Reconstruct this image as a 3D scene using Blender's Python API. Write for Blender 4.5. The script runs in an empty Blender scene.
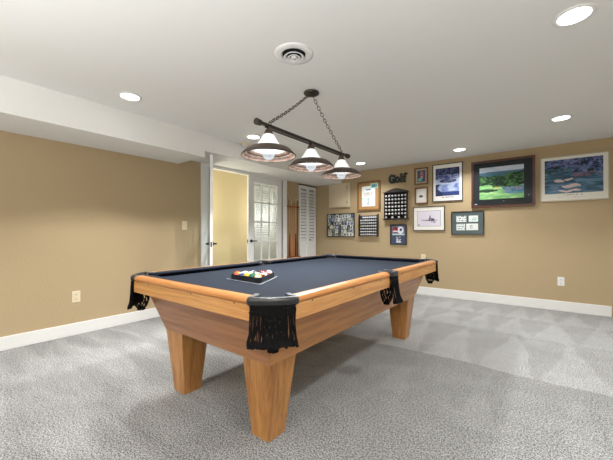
import bpy, bmesh, math, random
from mathutils import Vector, Matrix
random.seed(7)
SC = bpy.context.scene
C = SC.collection
PI = math.pi

# ------------------------------------------------------------------ materials
def lin(c):
    return tuple(((x/255)/12.92 if x/255 <= .04045 else ((x/255+.055)/1.055)**2.4) for x in c) + (1,)
def newmat(name):
    m = bpy.data.materials.new(name); m.use_nodes = True
    nt = m.node_tree; return m, nt, nt.nodes['Principled BSDF']
def N(nt, t, **k):
    n = nt.nodes.new(t)
    for a, b in k.items(): setattr(n, a, b)
    return n
def L(nt, a, b): nt.links.new(a, b)
def plain(name, rgb, rough=.5, metal=0, coat=0, noise=.06, nscale=30, bump=0, spec=.5):
    m, nt, b = newmat(name)
    tc = N(nt, 'ShaderNodeTexCoord'); nz = N(nt, 'ShaderNodeTexNoise')
    nz.inputs['Scale'].default_value = nscale; nz.inputs['Detail'].default_value = 4
    L(nt, tc.outputs['Object'], nz.inputs['Vector'])
    mx = N(nt, 'ShaderNodeMix', data_type='RGBA', blend_type='MIX')
    c = lin(rgb)
    mx.inputs[6].default_value = tuple(x*(1-noise) for x in c[:3])+(1,)
    mx.inputs[7].default_value = tuple(min(1, x*(1+noise)) for x in c[:3])+(1,)
    L(nt, nz.outputs['Fac'], mx.inputs[0]); L(nt, mx.outputs[2], b.inputs['Base Color'])
    b.inputs['Roughness'].default_value = rough; b.inputs['Metallic'].default_value = metal
    b.inputs['Coat Weight'].default_value = coat
    b.inputs['Specular IOR Level'].default_value = spec
    if bump:
        bp = N(nt, 'ShaderNodeBump'); bp.inputs['Strength'].default_value = bump; bp.inputs['Distance'].default_value = .01
        L(nt, nz.outputs['Fac'], bp.inputs['Height']); L(nt, bp.outputs['Normal'], b.inputs['Normal'])
    return m
def wood(name, c1, c2, axis, rough=.35, coat=.25, fine=1.0):
    m, nt, b = newmat(name)
    tc = N(nt, 'ShaderNodeTexCoord'); mp = N(nt, 'ShaderNodeMapping')
    s = [22*fine]*3; s['XYZ'.index(axis)] = 1.3*fine
    mp.inputs['Scale'].default_value = s
    L(nt, tc.outputs['Object'], mp.inputs['Vector'])
    nz = N(nt, 'ShaderNodeTexNoise'); nz.inputs['Scale'].default_value = 1; nz.inputs['Detail'].default_value = 6
    nz.inputs['Roughness'].default_value = .62; nz.inputs['Distortion'].default_value = .6
    L(nt, mp.outputs[0], nz.inputs['Vector'])
    mp2 = N(nt, 'ShaderNodeMapping'); s2 = [150*fine]*3; s2['XYZ'.index(axis)] = 6*fine
    mp2.inputs['Scale'].default_value = s2; L(nt, tc.outputs['Object'], mp2.inputs['Vector'])
    nz2 = N(nt, 'ShaderNodeTexNoise'); nz2.inputs['Scale'].default_value = 1; nz2.inputs['Detail'].default_value = 2
    L(nt, mp2.outputs[0], nz2.inputs['Vector'])
    ad = N(nt, 'ShaderNodeMath', operation='MULTIPLY_ADD'); ad.inputs[1].default_value = .35; ad.inputs[2].default_value = -.17
    L(nt, nz2.outputs['Fac'], ad.inputs[0])
    sm = N(nt, 'ShaderNodeMath', operation='ADD'); L(nt, nz.outputs['Fac'], sm.inputs[0]); L(nt, ad.outputs[0], sm.inputs[1])
    cr = N(nt, 'ShaderNodeValToRGB'); cr.color_ramp.elements[0].position = .32; cr.color_ramp.elements[1].position = .62
    cr.color_ramp.elements[0].color = lin(c1); cr.color_ramp.elements[1].color = lin(c2)
    L(nt, sm.outputs[0], cr.inputs[0]); L(nt, cr.outputs[0], b.inputs['Base Color'])
    b.inputs['Roughness'].default_value = rough; b.inputs['Coat Weight'].default_value = coat
    b.inputs['Coat Roughness'].default_value = .2
    return m
def emis(name, rgb, s):
    m, nt, b = newmat(name)
    b.inputs['Base Color'].default_value = lin(rgb); b.inputs['Emission Color'].default_value = lin(rgb)
    b.inputs['Emission Strength'].default_value = s
    return m
def artmat(name, rough=.5, coat=.15):
    m, nt, b = newmat(name)
    a = N(nt, 'ShaderNodeAttribute', attribute_name='Col'); L(nt, a.outputs['Color'], b.inputs['Base Color'])
    b.inputs['Roughness'].default_value = rough; b.inputs['Coat Weight'].default_value = coat
    b.inputs['Coat Roughness'].default_value = .04; b.inputs['Specular IOR Level'].default_value = .25
    return m

M = {}
M['wall'] = plain('tan_wall_paint', (177, 158, 126), .75, noise=.035, nscale=60, bump=.15, spec=.25)
M['ceil'] = plain('ceiling_paint', (230, 231, 229), .85, noise=.01, nscale=8, spec=.2)
M['white'] = plain('white_trim_paint', (228, 229, 228), .35, noise=.015)
M['doorwhite'] = plain('white_door_paint', (226, 228, 229), .35, noise=.015)
M['hallwall'] = plain('pale_yellow_wall_paint', (234, 220, 176), .8, noise=.02, spec=.2)
M['oakX'] = wood('honey_oak_along_x', (184, 126, 68), (217, 163, 100), 'X')
M['oakY'] = wood('honey_oak_along_y', (184, 126, 68), (217, 163, 100), 'Y')
M['oakedgeX'] = wood('orange_oak_edge_along_x', (184, 118, 60), (213, 152, 90), 'X')
M['oakedgeY'] = wood('orange_oak_edge_along_y', (184, 118, 60), (213, 152, 90), 'Y')
M['bodyshadeX'] = wood('shaded_brown_oak_along_x', (146, 98, 62), (182, 130, 90), 'X', coat=.1)  # one body oak; the end panels' duller light is put into this colour
M['bodylitY'] = wood('lit_brown_oak_along_y', (168, 114, 68), (204, 148, 92), 'Y', coat=.1)  # same body oak, painted lighter and more golden as the lit side
M['legZ'] = wood('oak_along_z', (152, 102, 54), (196, 142, 82), 'Z', coat=.15)
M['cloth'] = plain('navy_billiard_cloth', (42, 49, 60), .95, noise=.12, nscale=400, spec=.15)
M['cushion'] = plain('shaded_navy_cushion_cloth', (24, 28, 38), .9, noise=.1, nscale=300, spec=.15)  # navy cloth with the undercut shade of the cushion faces painted in
M['leather'] = plain('black_pocket_leather', (35, 37, 42), .36, noise=.15, coat=.2, nscale=40)
M['plate'] = plain('grey_pocket_plate', (96, 101, 110), .35, .2)
M['fringe'] = plain('black_fringe_cord', (14, 14, 16), .85, noise=.2, nscale=200, spec=.2)
M['hole'] = plain('black_pocket_lining', (16, 16, 18), .8)
M['bronze'] = plain('oil_rubbed_bronze', (70, 66, 60), .42, .7, noise=.3, nscale=60)
M['rimout'] = plain('aged_bronze_shade', (96, 84, 78), .35, .6, noise=.25, nscale=90)
M['black'] = plain('black_metal', (22, 22, 23), .4, .3)
M['steel'] = plain('brushed_hinge_steel', (150, 150, 150), .35, .8)
M['ivory'] = plain('ivory_plastic', (224, 212, 182), .4)
M['slot'] = plain('dark_slot', (70, 62, 50), .6)
M['gap'] = plain('dark_gap', (40, 40, 40), .9)
M['louvregap'] = plain('shaded_louvre_gap', (160, 163, 165), .9)
M['dkgap'] = plain('shadow_gap', (18, 18, 18), .9)
M['golfball'] = plain('white_golf_ball', (205, 207, 212), .4, noise=.04, nscale=200)
M['golfball_y'] = plain('yellow_golf_ball', (214, 212, 90), .4)
M['espresso'] = wood('espresso_wood', (30, 24, 22), (52, 42, 38), 'X', coat=.1)
M['rackback'] = plain('slate_felt_back', (62, 66, 82), .8)
M['rackblack'] = plain('black_felt_back', (20, 19, 19), .8)
M['letter'] = plain('dark_green_letter', (30, 42, 42), .4, noise=.25)
M['cream'] = plain('cream_cabinet_paint', (205, 192, 166), .6, noise=.02)
M['art'] = artmat('framed_print')
M['paper'] = artmat('paper_print', .6, .15)

# carpet ------------------------------------------------------------
def carpet():
    m, nt, b = newmat('grey_cut_pile_carpet')
    tc = N(nt, 'ShaderNodeTexCoord'); sp = N(nt, 'ShaderNodeSeparateXYZ')
    wn = N(nt, 'ShaderNodeTexNoise'); wn.inputs['Scale'].default_value = 1.6; wn.inputs['Detail'].default_value = 3
    L(nt, tc.outputs['Object'], wn.inputs['Vector'])
    def mth(op, a, bb=None, c=None, clamp=False):
        n = N(nt, 'ShaderNodeMath', operation=op); n.use_clamp = clamp
        for i, v in enumerate((a, bb, c)):
            if v is None: continue
            if isinstance(v, (int, float)): n.inputs[i].default_value = v
            else: L(nt, v, n.inputs[i])
        return n.outputs[0]
    L(nt, tc.outputs['Object'], sp.inputs[0])
    w = mth('SUBTRACT', wn.outputs['Fac'], .5)
    x = mth('ADD', sp.outputs['X'], mth('MULTIPLY', w, .22)); y = mth('ADD', sp.outputs['Y'], mth('MULTIPLY', w, .2))
    # wedge tracks left by a vacuum: rows of triangles pointing at the far wall
    def wedges(y0, y1, p, ph, pw=1.0):
        fr = mth('FRACT', mth('MULTIPLY_ADD', x, 1/p, ph))
        tri = mth('ABSOLUTE', mth('MULTIPLY_ADD', fr, 2, -1))
        h = mth('DIVIDE', mth('SUBTRACT', y1, y), y1-y0)
        d = mth('SUBTRACT', mth('MULTIPLY', h, pw), tri)
        edge = mth('MULTIPLY_ADD', d, 9, .5, clamp=True)
        inside = mth('MULTIPLY', mth('GREATER_THAN', y, y0), mth('LESS_THAN', y, y1))
        return mth('MULTIPLY', edge, inside)
    a = wedges(4.75, 5.45, .30, .55)
    a2 = wedges(3.95, 4.80, .37, .3)
    bb = wedges(2.85, 4.0, .44, .12, .9)
    c = wedges(1.9, 2.75, .50, .2, .45)
    base_y = mth('GREATER_THAN', y, 2.85)
    patch = N(nt, 'ShaderNodeTexNoise'); patch.inputs['Scale'].default_value = 5.5; patch.inputs['Detail'].default_value = 3; patch.inputs['Distortion'].default_value = .8
    L(nt, tc.outputs['Object'], patch.inputs['Vector'])
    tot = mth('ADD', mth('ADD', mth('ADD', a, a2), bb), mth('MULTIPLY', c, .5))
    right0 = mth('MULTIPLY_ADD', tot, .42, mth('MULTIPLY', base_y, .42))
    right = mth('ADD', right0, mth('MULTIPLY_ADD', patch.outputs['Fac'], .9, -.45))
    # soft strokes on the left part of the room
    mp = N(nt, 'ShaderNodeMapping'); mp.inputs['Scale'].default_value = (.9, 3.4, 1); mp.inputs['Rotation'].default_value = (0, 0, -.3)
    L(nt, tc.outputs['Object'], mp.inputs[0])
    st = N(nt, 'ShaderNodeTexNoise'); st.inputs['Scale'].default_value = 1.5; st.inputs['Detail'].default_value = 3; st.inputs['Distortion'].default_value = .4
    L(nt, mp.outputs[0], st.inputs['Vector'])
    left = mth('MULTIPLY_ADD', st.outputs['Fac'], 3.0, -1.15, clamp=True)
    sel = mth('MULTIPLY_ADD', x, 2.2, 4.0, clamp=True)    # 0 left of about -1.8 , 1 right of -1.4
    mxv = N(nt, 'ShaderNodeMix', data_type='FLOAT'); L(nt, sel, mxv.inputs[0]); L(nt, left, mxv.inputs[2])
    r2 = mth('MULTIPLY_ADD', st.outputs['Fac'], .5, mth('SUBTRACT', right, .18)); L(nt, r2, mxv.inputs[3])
    # pile speckle
    sn = N(nt, 'ShaderNodeTexNoise'); sn.inputs['Scale'].default_value = 170; sn.inputs['Detail'].default_value = 4; sn.inputs['Roughness'].default_value = .75
    L(nt, tc.outputs['Object'], sn.inputs['Vector'])
    s2_ = N(nt, 'ShaderNodeTexNoise'); s2_.inputs['Scale'].default_value = 85; s2_.inputs['Detail'].default_value = 3; s2_.inputs['Roughness'].default_value = .8
    L(nt, tc.outputs['Object'], s2_.inputs['Vector'])
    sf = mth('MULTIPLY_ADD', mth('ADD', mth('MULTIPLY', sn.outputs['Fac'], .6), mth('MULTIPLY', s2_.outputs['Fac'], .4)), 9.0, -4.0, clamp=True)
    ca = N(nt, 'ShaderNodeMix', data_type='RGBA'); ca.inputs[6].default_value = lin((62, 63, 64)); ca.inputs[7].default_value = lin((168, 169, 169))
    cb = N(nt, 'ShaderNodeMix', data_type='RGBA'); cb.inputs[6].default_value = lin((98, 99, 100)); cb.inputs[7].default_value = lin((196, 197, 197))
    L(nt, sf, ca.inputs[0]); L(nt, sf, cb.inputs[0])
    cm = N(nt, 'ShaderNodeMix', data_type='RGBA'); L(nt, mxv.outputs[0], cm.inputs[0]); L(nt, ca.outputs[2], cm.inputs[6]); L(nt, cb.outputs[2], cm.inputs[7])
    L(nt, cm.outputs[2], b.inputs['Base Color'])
    b.inputs['Roughness'].default_value = 1; b.inputs['Specular IOR Level'].default_value = .05
    b.inputs['Sheen Weight'].default_value = .15
    bp = N(nt, 'ShaderNodeBump'); bp.inputs['Strength'].default_value = .35; bp.inputs['Distance'].default_value = .006
    L(nt, sn.outputs['Fac'], bp.inputs['Height']); L(nt, bp.outputs['Normal'], b.inputs['Normal'])
    return m
M['carpet'] = carpet()

# glass for panes
def glassmat(name, rgb=(240, 245, 245), rough=.02, mixf=.12):
    m = bpy.data.materials.new(name); m.use_nodes = True; nt = m.node_tree; nt.nodes.clear()
    o = N(nt, 'ShaderNodeOutputMaterial'); g = N(nt, 'ShaderNodeBsdfGlossy'); t = N(nt, 'ShaderNodeBsdfTransparent'); mx = N(nt, 'ShaderNodeMixShader')
    t.inputs[0].default_value = lin(rgb); g.inputs['Roughness'].default_value = rough
    mx.inputs[0].default_value = mixf
    L(nt, t.outputs[0], mx.inputs[1]); L(nt, g.outputs[0], mx.inputs[2]); L(nt, mx.outputs[0], o.inputs[0])
    return m
M['pane'] = glassmat('clear_pane', mixf=.05)
def shadeglass():
    m = bpy.data.materials.new('white_alabaster_glass'); m.use_nodes = True; nt = m.node_tree; nt.nodes.clear()
    o = N(nt, 'ShaderNodeOutputMaterial'); d = N(nt, 'ShaderNodeBsdfDiffuse'); t = N(nt, 'ShaderNodeBsdfTranslucent'); mx = N(nt, 'ShaderNodeMixShader')
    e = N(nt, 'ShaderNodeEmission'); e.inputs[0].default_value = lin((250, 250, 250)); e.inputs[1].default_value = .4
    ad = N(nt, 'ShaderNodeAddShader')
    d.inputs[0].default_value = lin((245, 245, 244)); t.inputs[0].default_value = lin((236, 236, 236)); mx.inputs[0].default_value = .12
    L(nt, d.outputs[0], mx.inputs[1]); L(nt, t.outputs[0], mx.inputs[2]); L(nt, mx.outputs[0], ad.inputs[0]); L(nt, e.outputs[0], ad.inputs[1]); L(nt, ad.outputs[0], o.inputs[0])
    return m
M['shadeglass'] = shadeglass()
def coppermesh():
    m, nt, b = newmat('copper_inner_rim')
    tc = N(nt, 'ShaderNodeTexCoord'); sp = N(nt, 'ShaderNodeSeparateXYZ'); L(nt, tc.outputs['Object'], sp.inputs[0])
    nz = N(nt, 'ShaderNodeTexNoise'); nz.inputs['Scale'].default_value = 30; nz.inputs['Detail'].default_value = 2
    L(nt, tc.outputs['Object'], nz.inputs['Vector'])
    cr = N(nt, 'ShaderNodeValToRGB'); cr.color_ramp.elements[0].color = lin((200, 168, 150)); cr.color_ramp.elements[1].color = lin((240, 214, 198))
    cr.color_ramp.elements[0].position = .36; cr.color_ramp.elements[1].position = .6
    L(nt, nz.outputs['Fac'], cr.inputs[0]); L(nt, cr.outputs[0], b.inputs['Base Color'])
    b.inputs['Roughness'].default_value = .55; b.inputs['Metallic'].default_value = .15
    return m
M['copper'] = coppermesh()
def bulbmat():
    m = bpy.data.materials.new('lit_bulb_glass'); m.use_nodes = True; nt = m.node_tree; nt.nodes.clear()
    o = N(nt, 'ShaderNodeOutputMaterial'); t = N(nt, 'ShaderNodeBsdfTransparent'); e = N(nt, 'ShaderNodeEmission'); mx = N(nt, 'ShaderNodeMixShader')
    e.inputs[0].default_value = lin((222, 236, 246)); e.inputs[1].default_value = 1.0; mx.inputs[0].default_value = .5
    lw = N(nt, 'ShaderNodeLayerWeight'); lw.inputs[0].default_value = .35
    mr = N(nt, 'ShaderNodeMapRange'); mr.inputs[3].default_value = .35; mr.inputs[4].default_value = .95
    L(nt, lw.outputs['Facing'], mr.inputs[0]); L(nt, mr.outputs[0], mx.inputs[0])
    L(nt, t.outputs[0], mx.inputs[1]); L(nt, e.outputs[0], mx.inputs[2]); L(nt, mx.outputs[0], o.inputs[0]); return m
M['bulb'] = bulbmat()
M['canlens'] = emis('lit_downlight_lens', (252, 252, 250), 7)

# ------------------------------------------------------------------ geometry helpers
def obj(name, bm, mat, parent=None, smooth=False, loc=None):
    me = bpy.data.meshes.new(name)
    bmesh.ops.recalc_face_normals(bm, faces=bm.faces[:])
    bm.to_mesh(me); bm.free()
    if smooth:
        for p in me.polygons: p.use_smooth = True
    for mm in (mat if isinstance(mat, (list, tuple)) else [mat]): me.materials.append(mm)
    o = bpy.data.objects.new(name, me); C.objects.link(o)
    if parent is not None: o.parent = parent
    if loc is not None: o.location = loc
    return o
def box(bm, x0, y0, z0, x1, y1, z1, mi=0, bev=0):
    vs = [bm.verts.new(p) for p in ((x0,y0,z0),(x1,y0,z0),(x1,y1,z0),(x0,y1,z0),(x0,y0,z1),(x1,y0,z1),(x1,y1,z1),(x0,y1,z1))]
    fs = [bm.faces.new([vs[i] for i in f]) for f in ((0,3,2,1),(4,5,6,7),(0,1,5,4),(1,2,6,5),(2,3,7,6),(3,0,4,7))]
    for f in fs: f.material_index = mi
    if bev:
        es = list({e for f in fs for e in f.edges})
        bmesh.ops.bevel(bm, geom=es, offset=bev, segments=2, affect='EDGES', profile=.5)
    return vs
def hexa(bm, bot, top, mi=0):
    vs = [bm.verts.new(p) for p in bot+top]
    for f in ((0,3,2,1),(4,5,6,7),(0,1,5,4),(1,2,6,5),(2,3,7,6),(3,0,4,7)):
        bm.faces.new([vs[i] for i in f]).material_index = mi
def lathe(bm, prof, n=32, cx=0, cy=0, cz=0, mi=0, cap0=False, cap1=False):
    rings = []
    for r, z in prof:
        rings.append([bm.verts.new((cx+r*math.cos(2*PI*i/n), cy+r*math.sin(2*PI*i/n), cz+z)) for i in range(n)])
    for a, b in zip(rings, rings[1:]):
        for i in range(n):
            bm.faces.new((a[i], a[(i+1) % n], b[(i+1) % n], b[i])).material_index = mi
    if cap0: bm.faces.new(rings[0]).material_index = mi
    if cap1: bm.faces.new(rings[-1]).material_index = mi
def tube(bm, pts, r, n=6, mi=0, closed=False, cap=True):
    pts = [Vector(p) for p in pts]; rs = r if isinstance(r, (list, tuple)) else [r]*len(pts)
    rings = []; up0 = None
    for i, p in enumerate(pts):
        if closed: d = pts[(i+1) % len(pts)]-pts[i-1]
        else: d = pts[min(i+1, len(pts)-1)]-pts[max(i-1, 0)]
        d.normalize()
        if up0 is None: up0 = d.orthogonal().normalized()
        u = (up0-d*up0.dot(d)).normalized(); up0 = u; v = d.cross(u)
        rings.append([bm.verts.new(p+(u*math.cos(2*PI*k/n)+v*math.sin(2*PI*k/n))*rs[i]) for k in range(n)])
    rng = range(len(rings) if closed else len(rings)-1)
    for i in rng:
        a, b = rings[i], rings[(i+1) % len(rings)]
        for k in range(n):
            bm.faces.new((a[k], a[(k+1) % n], b[(k+1) % n], b[k])).material_index = mi
    if cap and not closed:
        bm.faces.new(rings[0]).material_index = mi; bm.faces.new(rings[-1][::-1]).material_index = mi
def prism(bm, poly, z0, z1, mi=0, plane='XY', y=0):
    """extrude polygon; plane XY -> along z; XZ -> along y (z0,z1 are y values)"""
    if plane == 'XY': f = lambda p, h: (p[0], p[1], h)
    elif plane == 'XZ': f = lambda p, h: (p[0], h, p[1])
    else: f = lambda p, h: (h, p[0], p[1])
    a = [bm.verts.new(f(p, z0)) for p in poly]; b = [bm.verts.new(f(p, z1)) for p in poly]
    fa = bm.faces.new(a); fb = bm.faces.new(b[::-1]); fa.material_index = fb.material_index = mi
    for i in range(len(poly)):
        j = (i+1) % len(poly); bm.faces.new((a[i], a[j], b[j], b[i])).material_index = mi
def BM(): return bmesh.new()
def tag(o, label=None, cat=None, group=None, kind=None):
    if label: o['label'] = label
    if cat: o['category'] = cat
    if group: o['group'] = group
    if kind: o['kind'] = kind
    return o
def thing(name, label, cat, loc=(0, 0, 0), rz=0, group=None):
    o = bpy.data.objects.new(name, None); C.objects.link(o); o.empty_display_size = .05
    o.location = loc; o.rotation_euler = (0, 0, rz)
    return tag(o, label, cat, group)
def struct(name, bm, mat, label=None, cat=None, parent=None, smooth=False, loc=None):
    o = obj(name, bm, mat, parent, smooth, loc)
    if parent is None: o['kind'] = 'structure'
    tag(o, label, cat); return o

# ------------------------------------------------------------------ room
XL, YF, ZC, XS = -3.951, 5.548, 2.298, -3.344
XN = -4.021         # set-back wall holding cue rack and closet
XR, YB = 2.3, -2.3
DY0, DY1, DZ = 2.79, 4.385, 2.06        # double door opening
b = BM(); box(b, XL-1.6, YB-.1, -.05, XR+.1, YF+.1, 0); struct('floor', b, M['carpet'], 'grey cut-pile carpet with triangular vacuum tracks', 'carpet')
b = BM(); box(b, XL-1.6, YB-.1, ZC, XR+.1, YF+.1, ZC+.1); struct('ceiling', b, M['ceil'], 'flat off-white painted ceiling of the games room', 'ceiling')
b = BM(); box(b, XL-.1, YB, 0, XL, DY0, ZC); box(b, XL-.1, DY1, 0, XL, 4.505, ZC); box(b, XL-.15, 4.505, 0, XN, YF, ZC); box(b, XL-.1, DY0, DZ, XL, DY1, ZC)
struct('wall_left', b, M['wall'], 'tan painted wall on the left holding the doorway', 'wall')
b = BM(); box(b, XL-1.6, YF, 0, XR, YF+.1, ZC); struct('wall_back', b, M['wall'], 'tan painted wall hung with golf pictures', 'wall')
b = BM(); box(b, XR, YB, 0, XR+.1, YF+.1, ZC); struct('wall_right', b, M['wall'], 'tan wall at the right of the room', 'wall')
b = BM(); box(b, XL-1.6, YB-.1, 0, XR, YB, ZC); struct('wall_front', b, M['wall'], 'tan wall behind the viewpoint', 'wall')
b = BM()
box(b, XL, YB, 2.011, XS, 2.29, ZC); box(b, XL, 2.29, 2.087, XS, YF, ZC); box(b, XN, 4.505, 2.087, XL, YF, ZC)
struct('trim_1', b, M['ceil'], 'boxed white soffit running along the top of left wall', 'soffit')
b = BM(); box(b, XL, YB, 0, XL+.016, 2.635, .125, bev=.004); struct('baseboard_left', b, M['white'], 'white baseboard along the left tan wall', 'baseboard')
b = BM(); box(b, XL, YF-.016, 0, .655, YF, .135, bev=.004); struct('baseboard_back', b, M['white'], 'white baseboard under the golf pictures', 'baseboard')
b = BM(); box(b, .69, YF-.03, 0, .76, YF, 2.02); box(b, 1.56, YF-.03, 0, 1.665, YF, 2.09); box(b, .69, YF-.03, 2.02, 1.665, YF, 2.12)
struct('trim_2', b, M['white'], 'white door casing at right end of the picture wall', 'casing')
# side door past the frame edge
b = BM(); box(b, .765, YF-.02, .01, 1.555, YF, 2.015)
d4 = struct('door_4', b, M['doorwhite'], 'white panel door right of the golf pictures', 'door')
for (z0, z1) in ((.2, .9), (1.05, 1.85)):
    for x0 in (.86, 1.2):
        b = BM(); box(b, x0, YF-.026, z0, x0+.26, YF-.018, z1, bev=.004); obj('door_panel', b, M['doorwhite'], d4)
b = BM(); lathe(b, [(.0, 0), (.026, 0), (.028, .015), (.012, .03), (.012, .05)], 16); o = obj('door_knob', b, M['steel'], d4, True, (.83, YF-.075, .95)); o.rotation_euler = (-PI/2, 0, 0)

# hall behind the doorway
b = BM(); box(b, XL-.95, 2.1, 0, XL-.85, 4.40, ZC); box(b, XL-.85, 2.1, 0, XL-.1, 2.2, ZC)
struct('wall_hall', b, M['hallwall'], 'pale yellow hallway wall seen through the open doorway', 'wall')
b = BM(); box(b, XL-.95, 4.40, 0, XL-.85, YF, ZC)
struct('wall_hall_end', b, M['white'], 'white hallway wall behind the glazed door', 'wall')

# door casing
b = BM()
box(b, XL, 2.635, 0, XL+.02, 2.765, 2.087, bev=.003); box(b, XL, 4.395, 0, XL+.02, 4.505, 2.087, bev=.003)
box(b, XL, 2.765, 2.058, XL+.02, 4.395, 2.087)
struct('trim_3', b, M['white'], 'white casing around the double doorway', 'casing')
b = BM(); box(b, XL-.1, 2.765, 0, XL, 2.79, 2.06); box(b, XL-.1, DY1, 0, XL, DY1+.01, 2.06); box(b, XL-.1, 2.79, 2.045, XL, DY1, 2.06)
struct('trim_4', b, M['white'], 'white jamb lining the double doorway', 'jamb')

def lever(parent, side, x, z, toward, t=.018):
    b = BM()
    s = side
    lathe(b, [(.0, 0), (.027, 0), (.027, .008), (.011, .012), (.011, .04)], 16, cap1=True)
    for v in b.verts:
        co = v.co.copy(); v.co = Vector((x+co.x, s*(t+co.z), z+co.y))
    tube(b, [(x, s*(t+.04), z), (x+toward*.03, s*(t+.045), z), (x+toward*.1, s*(t+.042), z-.004)], [.009, .009, .007], 8)
    return tag(obj('lever_handle', b, M['black'], parent, True), 'black lever handle')
def french_leaf(name, w, h, label):
    """leaf in local XZ, hinge at x=0, thickness along y"""
    root = bpy.data.objects.new(name, None); C.objects.link(root); root['kind'] = 'structure'; tag(root, label, 'door')
    t = .018; st = .12; gw = w-2*st; z0 = .25; z1 = h-.105
    b = BM()
    box(b, 0, -t, .01, st, t, h); box(b, w-st, -t, .01, w, t, h); box(b, st, -t, .01, w-st, t, z0); box(b, st, -t, z1, w-st, t, h)
    obj('door_frame', b, M['doorwhite'], root)
    b = BM(); mt = .011
    for i in (1, 2): x = st+gw*i/3; box(b, x-.011, -mt, z0, x+.011, mt, z1)
    for j in range(1, 5): z = z0+(z1-z0)*j/5; box(b, st, -mt*.98, z-.012, w-st, mt*.98, z+.012)
    obj('muntin_grid', b, M['doorwhite'], root)
    for i in range(3):
        for j in range(5):
            b = BM(); xx = st+gw*i/3; zz = z0+(z1-z0)*j/5
            box(b, xx+.003, -.002, zz+.003, xx+gw/3-.003, .002, zz+(z1-z0)/5-.003); obj('glass_pane', b, M['pane'], root)
    lever(root, -1, w-.06, .935, -1); lever(root, 1, w-.06, .935, -1)
    for z in (.25, 1.07, 1.83):
        b = BM(); tube(b, [(0, -t-.006, z-.05), (0, -t-.006, z+.05)], .008, 8); box(b, .0, -t-.002, z-.045, .03, -t+.001, z+.045); obj('hinge', b, M['steel'], root)
    b = BM(); box(b, w, -.008, .9, w+.002, .008, .96); box(b, w, -.006, .925, w+.01, .004, .942); obj('latch_plate', b, M['black'], root)
    return root
# closed right leaf: hinge on the right jamb (y=4.38) seen from the room
r = french_leaf('door_1', .825, 2.04, 'white glazed French door leaf shut, black lever at left')
r.location = (XL-.02, 4.375, 0); r.rotation_euler = (0, 0, -PI/2)
for ch in r.children:
    if ch.name.startswith('hinge'): ch.location.y = .0; ch.scale.y = -1 if False else 1
# with rz=-90: local +x -> world -y ; local -y -> world -x ; so room side (+x) is local +y
r2 = french_leaf('door_2', .775, 2.05, 'white French door leaf swung open, seen edge-on at doorway left')
hx, hy = XL+.012, 2.812
r2.location = (hx, hy, 0); r2.rotation_euler = (0, 0, math.atan2(-hy-.015, -hx))

# bifold louvre closet doors
LY0, LY1 = 4.965, 5.53
d3 = bpy.data.objects.new('door_3', None); C.objects.link(d3); d3['kind'] = 'structure'; tag(d3, 'white bifold louvred closet doors beside the cue rack', 'door')
for k in range(2):
    a0 = LY0+k*(LY1-LY0)/2+.002; a1 = LY0+(k+1)*(LY1-LY0)/2-.002
    b = BM(); X0, X1 = XN, XN+.03
    box(b, X0, a0, .01, X1, a0+.035, 2.05); box(b, X0, a1-.035, .01, X1, a1, 2.05)
    for (q0, q1, qx) in ((1.99, 2.05, X1), (.84, .9, X1), (.01, .12, X1), (.12, .84, X1-.012)): box(b, X0, a0+.035, q0, qx, a1-.035, q1)
    zz = .905
    while zz < 1.94:
        hexa(b, [(X0+.004, a0+.035, zz+.045), (X1-.002, a0+.035, zz), (X1-.002, a1-.035, zz), (X0+.004, a1-.035, zz+.045)],
                [(X0+.004, a0+.035, zz+.052), (X1-.002, a0+.035, zz+.008), (X1-.002, a1-.035, zz+.008), (X0+.004, a1-.035, zz+.052)])
        zz += .066
    obj('louvre_panel', b, M['doorwhite'], d3)
    b = BM(); box(b, X0, a0+.036, .905, X0+.003, a1-.036, 1.985); obj('dark_gap', b, M['louvregap'], d3)  # grey backing sheet stands in for the shade between slats
b = BM(); lathe(b, [(0, 0), (.008, 0), (.008, .012), (.014, .02), (.012, .03), (0, .033)], 12); o = obj('knob', b, M['black'], d3, True, (XN+.03, 5.295, .92)); o.rotation_euler = (0, PI/2, 0)
b = BM(); box(b, XN, LY0, 2.052, XN+.03, LY1, 2.066); obj('track', b, M['gap'], d3)
# same kind of louvre doors inside the hall, behind the glazed leaf
d5 = bpy.data.objects.new('door_5', None); C.objects.link(d5); d5['kind'] = 'structure'; tag(d5, 'white louvred closet door behind the glazed French door', 'door')
HX = XL-.85
for k in range(2):
    a0 = 4.45+k*.5; a1 = a0+.495
    b = BM(); box(b, HX, a0, .01, HX+.03, a0+.05, 2.05); box(b, HX, a1-.05, .01, HX+.03, a1, 2.05); box(b, HX, a0+.05, 1.98, HX+.03, a1-.05, 2.05); box(b, HX, a0+.05, .9, HX+.03, a1-.05, .98); box(b, HX, a0+.05, .01, HX+.018, a1-.05, .9)
    zz = .985
    while zz < 1.97:
        hexa(b, [(HX+.004, a0+.05, zz+.03), (HX+.027, a0+.05, zz), (HX+.027, a1-.05, zz), (HX+.004, a1-.05, zz+.03)],
                [(HX+.004, a0+.05, zz+.038), (HX+.027, a0+.05, zz+.008), (HX+.027, a1-.05, zz+.008), (HX+.004, a1-.05, zz+.038)])
        zz += .05
    obj('louvre_panel', b, M['doorwhite'], d5)

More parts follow.
